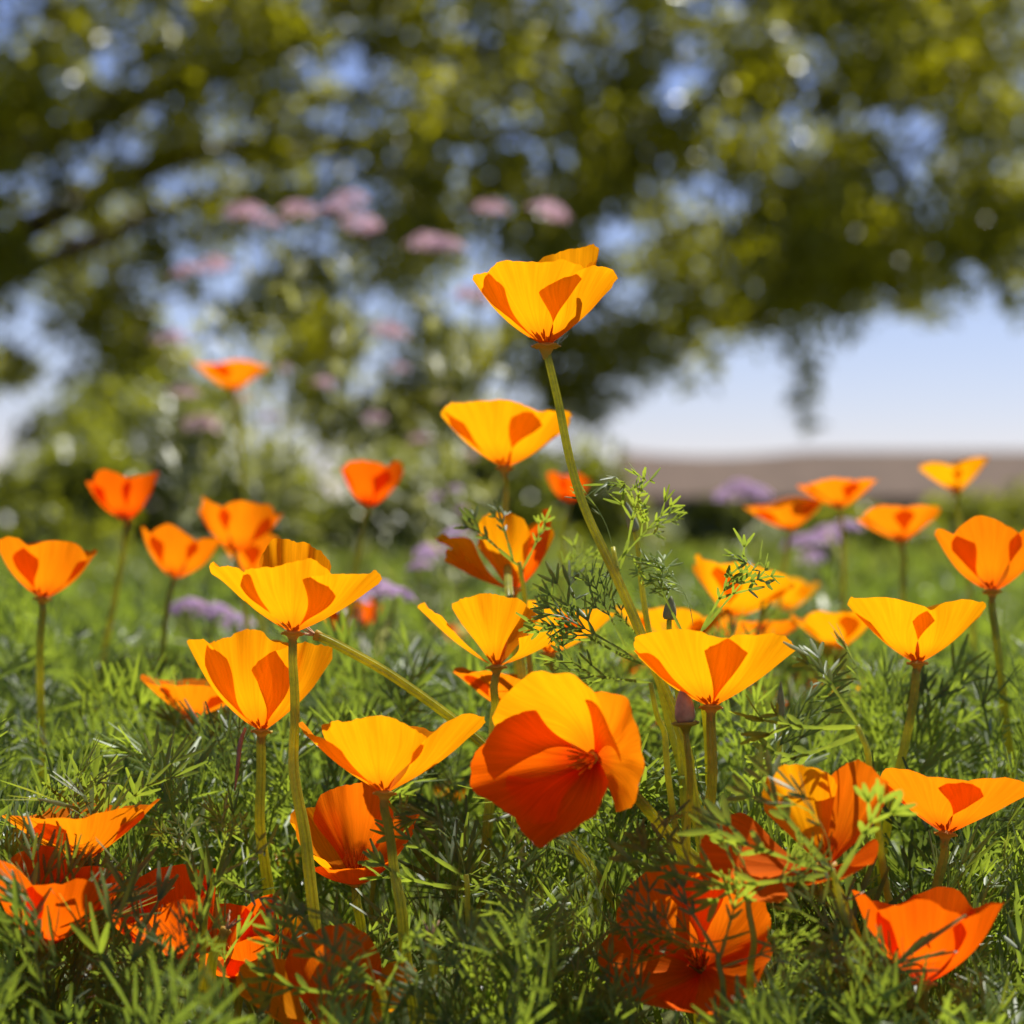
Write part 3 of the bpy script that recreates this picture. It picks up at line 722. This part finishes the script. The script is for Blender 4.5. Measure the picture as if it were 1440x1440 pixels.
# ------------------------------------------------------------------ buds and spent flowers
def bud(base, Y, h, r, label, stem, mat, n=(0, 0, 1), rim=True, name='poppy_bud', cat='bud'):
    head = P(base[0], base[1], Y)
    pts = [tuple(head)] + [tuple(P(s[0], s[1], s[2] if len(s) > 2 else Y)) for s in stem]
    pts += to_ground(pts[-1], pts[-2])
    root = thing(name, (pts[-1][0], pts[-1][1], 0), label, cat)
    stem_part(root, pts, .0011, .0017, 12)
    mt = flower_matrix(head - Vector(root.location), n)
    prof = [(0, 0), (r * .75, .0003), (r * .98, h * .12), (r, h * .25), (r * .92, h * .45), (r * .68, h * .68), (r * .36, h * .88), (r * .1, h), (0, h * 1.02)]
    V, F = lathe(prof, 18); a = np.arctan2(V[:, 1], V[:, 0]); V[:, :2] *= (1 + .03 * np.sin(9 * a))[:, None]
    link('bud_cap', mesh('bud_cap', V, F, M[mat]), root, mt)
    if rim:
        V, F = lathe([(.0008, -.006), (.0014, -.004), (.0024, -.0015), (r * 1.35, -.0004), (r * 1.4, .0004), (r * 1.2, .0007), (r * .8, .0005), (0, .0003)], 18)
        link('rim', mesh('rim', V, F, M['stem']), root, mt)
bud((964, 1017), .992, .016, .0042, 'brown pointed bud cap on a pale green rim beside the smooth bowl', [(967, 1080), (970, 1180), (974, 1260)], 'bud', (-.06, 0, 1))
bud((941, 872), 1.06, .0105, .0030, 'small dark bud rising just behind the smooth bowl', [(944, 930), (955, 1040)], 'bud_green', (.08, 0, 1), rim=False)
bud((893, 748), 1.10, .014, .0026, 'slim grey green bud in the leaf fork by the long stem', [(905, 830), (922, 930), (955, 1040)], 'bud_green', (-.3, 0, 1), rim=False)
bud((1098, 1010), 1.12, .017, .0019, 'slim green spear bud standing in the field behind the smooth bowl', [(1098, 1060), (1100, 1130)], 'bud_green', (0, 0, 1), rim=False)

def spent(base, stem, Y, label, n, dry=True):
    head = P(base[0], base[1], Y)
    pts = [tuple(head)] + [tuple(P(*s)) for s in stem]; pts += to_ground(pts[-1], pts[-2])
    root = thing('spent_poppy', (pts[-1][0], pts[-1][1], 0), label, 'spent flower')
    stem_part(root, pts, .0018, .0021, 14)
    mt = flower_matrix(head - Vector(root.location), n)
    parts = []
    r = np.random.default_rng(5)
    for i in range(9):
        a = r.uniform(0, 6.28); d = np.array([math.cos(a) * .45, math.sin(a) * .45, 1]); d /= np.linalg.norm(d)
        l = r.uniform(.003, .008)
        parts.append(tube(np.array([[0, 0, 0], d * l * .5, d * l + [0, .0008, 0]]), [.0006, .0004, .0002], 5))
    V, F = join(parts)
    link('dry_filaments', mesh('dry_filaments', V, fixquads(F), M['dry' if dry else 'withered']), root, mt)
    V, F = lathe([(.0016, -.004), (.0022, -.001), (.0024, .0004), (.0016, .0008), (0, .0006)], 14)
    link('rim', mesh('rim', V, F, M['receptacle']), root, mt)
spent((444, 893), [(482, 910, 1.02), (560, 956, 1.03), (650, 1024, 1.05), (745, 1118, 1.06), (830, 1218, 1.06)], 1.02, 'bare slanting poppy stalk without petals, tip under the wide open flower', (-.9, -.1, .35))
spent((606, 1322), [(606, 1350, .93), (604, 1410, .93)], .93, 'short upright stalk with a pale dried tip among the leaves', (0, 0, 1))
spent((318, 1308), [(306, 1330, .97), (296, 1390, .98)], .97, 'short stalk with a dried pinkish tip by the buried red poppy', (.5, 0, .8))

# shrivelled sepal hanging under the broad shaded flower
rt = F6
q = spline([tuple(P(345, 1024, 1.07)), tuple(P(338, 1045, 1.065)), tuple(P(334, 1080, 1.06)), tuple(P(330, 1112, 1.06))], 14) - np.array(rt.location)
V, F = tube(q, [.0006, .0011, .0009, .0003], 6); tag(link('withered_sepal', mesh('withered_sepal', V, fixquads(F), M['withered']), rt), 'shrivelled reddish brown sepal')

# ------------------------------------------------------------------ poppy plants whose leaves can be picked out
def mesh_pool(vs, nm, mat): return [mesh('leaf', V, F, M[mat]) for V, F in vs]
POOL = mesh_pool(make_leaves(31, 9, depth=3, size=.046, lobe_w=.00150, spread=27, petiole=.25), 'leaf', 'leaf')
POOLW = mesh_pool(make_leaves(37, 6, depth=2, size=.048, lobe_w=.0021, spread=26, petiole=.28), 'leaf', 'leaf')
LONG = mesh_pool(make_leaves(41, 5, depth=2, size=.046, lobe_w=.0022, spread=27, petiole=.30, segs=3), 'leaf', 'leaf')
BEDL = mesh_pool(LEAVES, 'leaf', 'leaf'); BEDW = mesh_pool(LEAVES_WIDE, 'leaf', 'leaf')
def put_leaf(root, pos, d, size, roll, pool, j=None):
    me = pool[int(rng.integers(len(pool))) if j is None else j]
    L = max(v.co.x for v in me.vertices)
    R = frame(np.array(d, float), roll) * (size / L)
    mt = Matrix([[*R[0], pos[0] - root.location.x], [*R[1], pos[1] - root.location.y], [*R[2], pos[2] - root.location.z], [0, 0, 0, 1]])
    return link('leaf', me, root, mt)

def hero_plant(stalk, leaves, label, group=None, r=.0011):
    """stalk: list of (px,py,Y) from its tip down; leaves: (px,py,Y, angle in the picture plane, towards us, size in px, roll, pool, variant)"""
    pts = [tuple(P(*s)) for s in stalk]; pts += to_ground(pts[-1], pts[-2])
    root = thing('poppy_plant', (pts[-1][0], pts[-1][1], 0), label, 'poppy plant', group)
    stem_part(root, pts, r, r * 1.5, 8, name='stalk', rib=0)
    for (px_, py_, Y_, ang, fwd, sz, roll, pool, j) in leaves:
        a = math.radians(ang)
        put_leaf(root, P(px_, py_, Y_), (math.cos(a), -fwd, math.sin(a)), sz * PX * Y_ * math.sqrt(1 + fwd * fwd * .5), roll, pool, j)
    return root
FACE = math.pi / 2     # roll that turns the leaf blade to the viewer
hero_plant([(862, 770, 1.08), (876, 830, 1.07), (905, 900, 1.07), (930, 980, 1.07)],
    [(872, 800, 1.08, 72, .0, 150, 1.2, POOL, 0), (868, 790, 1.08, 46, .1, 130, 1.5, POOL, 1), (862, 770, 1.07, 100, .1, 110, 1.3, POOLW, 2), (905, 900, 1.06, 140, .0, 70, 1.2, POOLW, 1)],
    'bright feathery leaf spray beside the long curved stem')
hero_plant([(915, 960, 1.04), (925, 1010, 1.04), (940, 1090, 1.04)],
    [(905, 935, 1.04, 158, .1, 185, 1.1, POOL, 2), (890, 925, 1.03, 146, -.1, 165, 1.9, POOL, 3), (880, 910, 1.03, 118, .1, 125, 1.3, POOL, 4), (915, 960, 1.05, 175, .1, 165, 1.4, POOL, 5)],
    'dark feathery leaf reaching over the splayed poppy')
hero_plant([(985, 900, 1.06), (985, 960, 1.06), (990, 1040, 1.07)],
    [(960, 890, 1.05, 118, 0, 130, 1.4, POOL, 6), (975, 880, 1.06, 95, .1, 110, 1.2, POOL, 7), (990, 885, 1.06, 52, .05, 150, 1.6, POOL, 8), (985, 890, 1.05, 62, .1, 115, 1.7, POOLW, 3)],
    'feathery leaf tips standing up behind the smooth bowl')
hero_plant([(1205, 1020, .95), (1225, 1080, .95), (1240, 1180, .96)],
    [(1208, 1022, .965, 184, .0, 175, 1.3, LONG, 0), (1206, 1018, .965, 122, 0, 150, 1.7, LONG, 1), (1215, 1030, .965, 203, .0, 170, 1.5, LONG, 2), (1210, 1010, .965, 84, 0, 130, 1.4, LONG, 3)],
    'dark leaf of long thin lobes at the bed edge above the large orange poppy')
hero_plant([(1170, 1222, .905), (1190, 1290, .905), (1215, 1380, .912)],
    [(1170, 1225, .905, 132, .0, 190, 1.4, LONG, 4), (1172, 1232, .905, 92, .05, 165, 1.6, LONG, 0), (1165, 1225, .905, 165, .1, 210, 1.2, LONG, 1), (1175, 1240, .905, 60, .1, 170, 1.5, LONG, 2), (1160, 1230, .905, 188, .1, 190, 1.6, POOLW, 0)],
    'dark thin leaf lobes crossing before the large orange poppy')
hero_plant([(1050, 1250, .918), (1055, 1310, .918), (1060, 1400, .925)],
    [(1045, 1250, .918, 172, .1, 190, 1.3, POOLW, 1), (1040, 1260, .918, 150, .1, 170, 1.4, POOL, 0), (1050, 1255, .918, 115, 0, 150, 1.5, POOLW, 2), (1050, 1260, .918, 30, .1, 140, 1.4, POOL, 4), (1055, 1310, .918, 200, .1, 170, 1.2, POOL, 6), (1055, 1320, .918, 340, .1, 150, 1.2, POOL, 7), (1050, 1290, .918, 80, .1, 120, 1.4, LONG, 3)],
    'leafy plant in front of the sunken red poppy')
hero_plant([(1010, 1340, .912), (1015, 1420, .912)],
    [(1005, 1340, .912, 160, .1, 150, 1.3, POOL, 2), (1010, 1345, .912, 120, .1, 130, 1.5, POOLW, 4), (1015, 1360, .912, 20, .1, 150, 1.4, POOL, 3), (1012, 1350, .912, 75, 0, 130, 1.5, POOLW, 5)],
    'small leafy plant among the ribbed stems before the sunken red poppy')
hero_plant([(530, 1380, .90), (545, 1440, .90)],
    [(530, 1385, .90, 160, .1, 190, 1.2, POOLW, 0), (525, 1380, .90, 142, .1, 170, 1.5, POOLW, 3), (530, 1390, .90, 100, 0, 130, 1.5, LONG, 4), (535, 1400, .90, 60, 0, 130, 1.4, POOLW, 2), (520, 1395, .90, 182, .1, 180, 1.3, LONG, 2)],
    'broad lobed leaves leaning over the low orange poppy')
hero_plant([(300, 1230, .97), (290, 1300, .97), (285, 1400, .98)],
    [(298, 1235, .97, 25, .1, 130, 1.2, POOLW, 1), (300, 1240, .97, 70, .1, 130, 1.5, POOL, 5), (292, 1260, .97, 120, .1, 130, 1.4, POOL, 6), (300, 1230, .97, 335, .1, 120, 1.4, POOLW, 4)],
    'leaf sprays beside the thick stem of the broad shaded poppy')
hero_plant([(655, 1230, .98), (660, 1290, .98), (665, 1370, .98)],
    [(650, 1230, .98, 150, .1, 140, 1.3, POOLW, 0), (655, 1235, .98, 95, .1, 120, 1.5, POOL, 0), (660, 1260, .98, 45, .1, 130, 1.4, POOLW, 5), (655, 1250, .98, 175, .1, 150, 1.2, POOLW, 3)],
    'narrow bright leaf lobes next to the pointed petal flower stem')
hero_plant([(730, 790, 1.17), (738, 850, 1.17), (745, 930, 1.17)],
    [(722, 790, 1.14, 105, .1, 90, 1.3, POOLW, 1), (735, 800, 1.15, 60, .1, 100, 1.4, POOLW, 2), (728, 795, 1.14, 140, .1, 110, 1.4, POOLW, 4), (745, 830, 1.17, 25, .1, 120, 1.4, POOL, 3)],
    'green leaf tips crossing the top of the ragged poppy')

# plants spread through the bed, each a stalk with its leaves
def bed_plant(x, y, proto=None):
    zt = canopy(x, y)
    root = thing('poppy_plant', (x, y, 0), 'leafy poppy plant without a flower, one of many filling the bed', 'poppy plant', 'leafy plants filling the bed')
    top = np.array([x + rng.uniform(-.015, .015), y + rng.uniform(-.015, .015), zt - rng.uniform(.03, .05)])
    pts = [tuple(top), (x * .6 + top[0] * .4, y * .6 + top[1] * .4, top[2] * .5), (x, y, -.004)]
    stem_part(root, pts, .001, .0017, 6, name='stalk', rib=0)
    sp = spline(pts, 12)
    for j in range(6):
        q = sp[int(rng.integers(0, 5))]
        el = math.radians(rng.uniform(10, 75)); az = rng.uniform(0, 6.28)
        d_ = np.array((math.cos(el) * math.cos(az), math.cos(el) * math.sin(az), math.sin(el))); sz = rng.uniform(.05, .075)
        if in_gap(np.array([q + d_ * sz * f for f in np.linspace(.2, 1, 40)])): continue
        put_leaf(root, q, d_, sz, rng.uniform(-1, 1), BEDL if rng.random() < .6 else BEDW)
    n_ = [c for c in root.children if c.name.startswith('leaf')]
    if n_: return 1
    for c in list(root.children): bpy.data.objects.remove(c)
    bpy.data.objects.remove(root); return 0
k = 0
while k < 40:
    y = .88 + .46 * rng.random() ** 1.2
    x = rng.uniform(-.22 * y - .03, .22 * y + .03)
    k += bed_plant(x, y)

# ------------------------------------------------------------------ verbena with lilac and pink heads
def head_mesh(mat, seed):
    r = np.random.default_rng(seed); V, F = [], []
    for i in range(46):
        a = r.uniform(0, 6.28); q = r.random() ** .5
        c = np.array([.017 * q * math.cos(a), .017 * q * math.sin(a), .008 * (1 - q * q) + r.uniform(0, .003)])
        nrm = np.array([math.cos(a) * q * .8, math.sin(a) * q * .8, 1]); nrm /= np.linalg.norm(nrm)
        s = np.cross(nrm, [.3, .5, .1]); s /= np.linalg.norm(s); t_ = np.cross(nrm, s)
        b0 = len(V); V.append(c - nrm * .001)
        for k in range(10):
            rr = .0042 if k % 2 == 0 else .0022
            an = 2 * math.pi * k / 10
            V.append(c + rr * (s * math.cos(an) + t_ * math.sin(an)))
        F += [(b0, b0 + 1 + k, b0 + 1 + (k + 1) % 10) for k in range(10)]
    return mesh('flower_head', np.array(V), F, M[mat])
HEADS = {'lilac': head_mesh('lilac', 1), 'pink': head_mesh('pink', 2)}
def verbena(px, Y, heads, label, mat, leafy_n=26, scale=1.0):
    c = P(px, 0, Y); root = thing('verbena_plant', (c.x, Y, 0), label, 'verbena', 'verbena plants behind the poppies')
    stems, leaves = [], []
    for (hx, hy, dY) in heads:
        h = np.array(P(hx, hy, Y + dY)); b_ = np.array([c.x + (h[0] - c.x) * .25 + rng.uniform(-.02, .02), Y + rng.uniform(-.02, .02), -.004])
        mid = b_ * .45 + h * .55 + np.array([(h[0] - c.x) * -.12, 0, .02])
        sp = spline([tuple(b_), tuple(mid), tuple(h)], 14)
        stems.append(tube(sp, [.0026, .0019, .0012], 6))
        d = sp[-1] - sp[-2]
        link('flower_head', HEADS[mat], root, flower_matrix(Vector(h) - Vector(root.location), tuple(d / np.linalg.norm(d)), scale * rng.uniform(.8, 1.25), rng.uniform(0, 6)))
        for j in range(leafy_n):
            q = sp[int(rng.integers(1, 12))]
            az = rng.uniform(0, 6.28); el = rng.uniform(.2, 1.1)
            dd = np.array([math.cos(el) * math.cos(az), math.cos(el) * math.sin(az), math.sin(el)])
            l = rng.uniform(.018, .045)
            V, F, _, _ = strip(q, dd, np.cross(dd, np.cross([0, 0, 1.], dd)) + 1e-6, l, l * .2, -.3, 2)
            leaves.append((V, F))
    inv = -np.array(root.location)
    V, F = join(stems); link('stems', mesh('stems', V + inv, fixquads(F), M['sage']), root)
    V, F = join(leaves); link('leaves', mesh('leaves', keep_above(V) + inv, F, M['sage']), root)
verbena(520, 1.62, [(530, 835, 0), (500, 842, .03), (556, 842, -.02), (478, 858, .05)], 'verbena with a cluster of lilac heads behind the wide open poppy', 'lilac', 8, 1.0)
verbena(310, 1.75, [(300, 868, 0), (335, 880, .05), (262, 860, .0)], 'faint lilac verbena between the blurred orange cup and the broad shaded poppy', 'lilac', 8, .9)
verbena(400, 3.1, [(345, 302, 0), (420, 300, .1), (372, 318, -.05), (300, 375, .1), (262, 385, 0)], 'tall pink verbena leaning towards the high flat orange poppy', 'pink', 44, 1.5)
verbena(500, 3.2, [(492, 285, 0), (505, 318, .1), (470, 300, -.1), (545, 470, 0)], 'tall pink verbena with crowded heads before the tree', 'pink', 51, 1.5)
verbena(610, 3.1, [(690, 296, 0), (600, 345, .1), (625, 352, -.05), (770, 300, .1), (668, 420, 0)], 'tall pink verbena spreading behind the tallest poppy', 'pink', 57, 1.4)
verbena(590, 3.4, [(560, 520, 0), (620, 560, .1), (590, 620, 0), (660, 640, .1), (525, 590, .1)], 'pale leafy verbena behind the round closed poppy', 'pink', 68, .8)
verbena(430, 3.4, [(400, 520, 0), (455, 540, .1), (380, 590, 0), (340, 560, .1)], 'pale leafy verbena below the high flat orange poppy', 'pink', 57, .8)
verbena(265, 3.0, [(255, 555, 0), (285, 600, .1), (240, 480, .05)], 'pink verbena at the outer end of the tall row', 'pink', 51, 1.2)
verbena(1045, 2.6, [(1040, 690, 0), (1022, 700, .1), (1060, 700, 0)], 'pale lilac verbena before the brown roof', 'lilac', 10, 1.1)
verbena(1150, 2.2, [(1130, 770, 0), (1165, 755, .1), (1190, 745, 0), (1145, 785, .1)], 'pale lilac verbena below the tilted orange poppy', 'lilac', 10, 1.0)
verbena(640, 1.9, [(640, 755, 0), (605, 780, .1), (590, 800, 0)], 'faint lilac verbena beside the ragged poppy', 'lilac', 14, .7)
verbena(700, 2.5, [(640, 690, 0), (650, 720, 0), (612, 700, .1)], 'pale leafy verbena behind the pale orange cup', 'lilac', 40, .6)
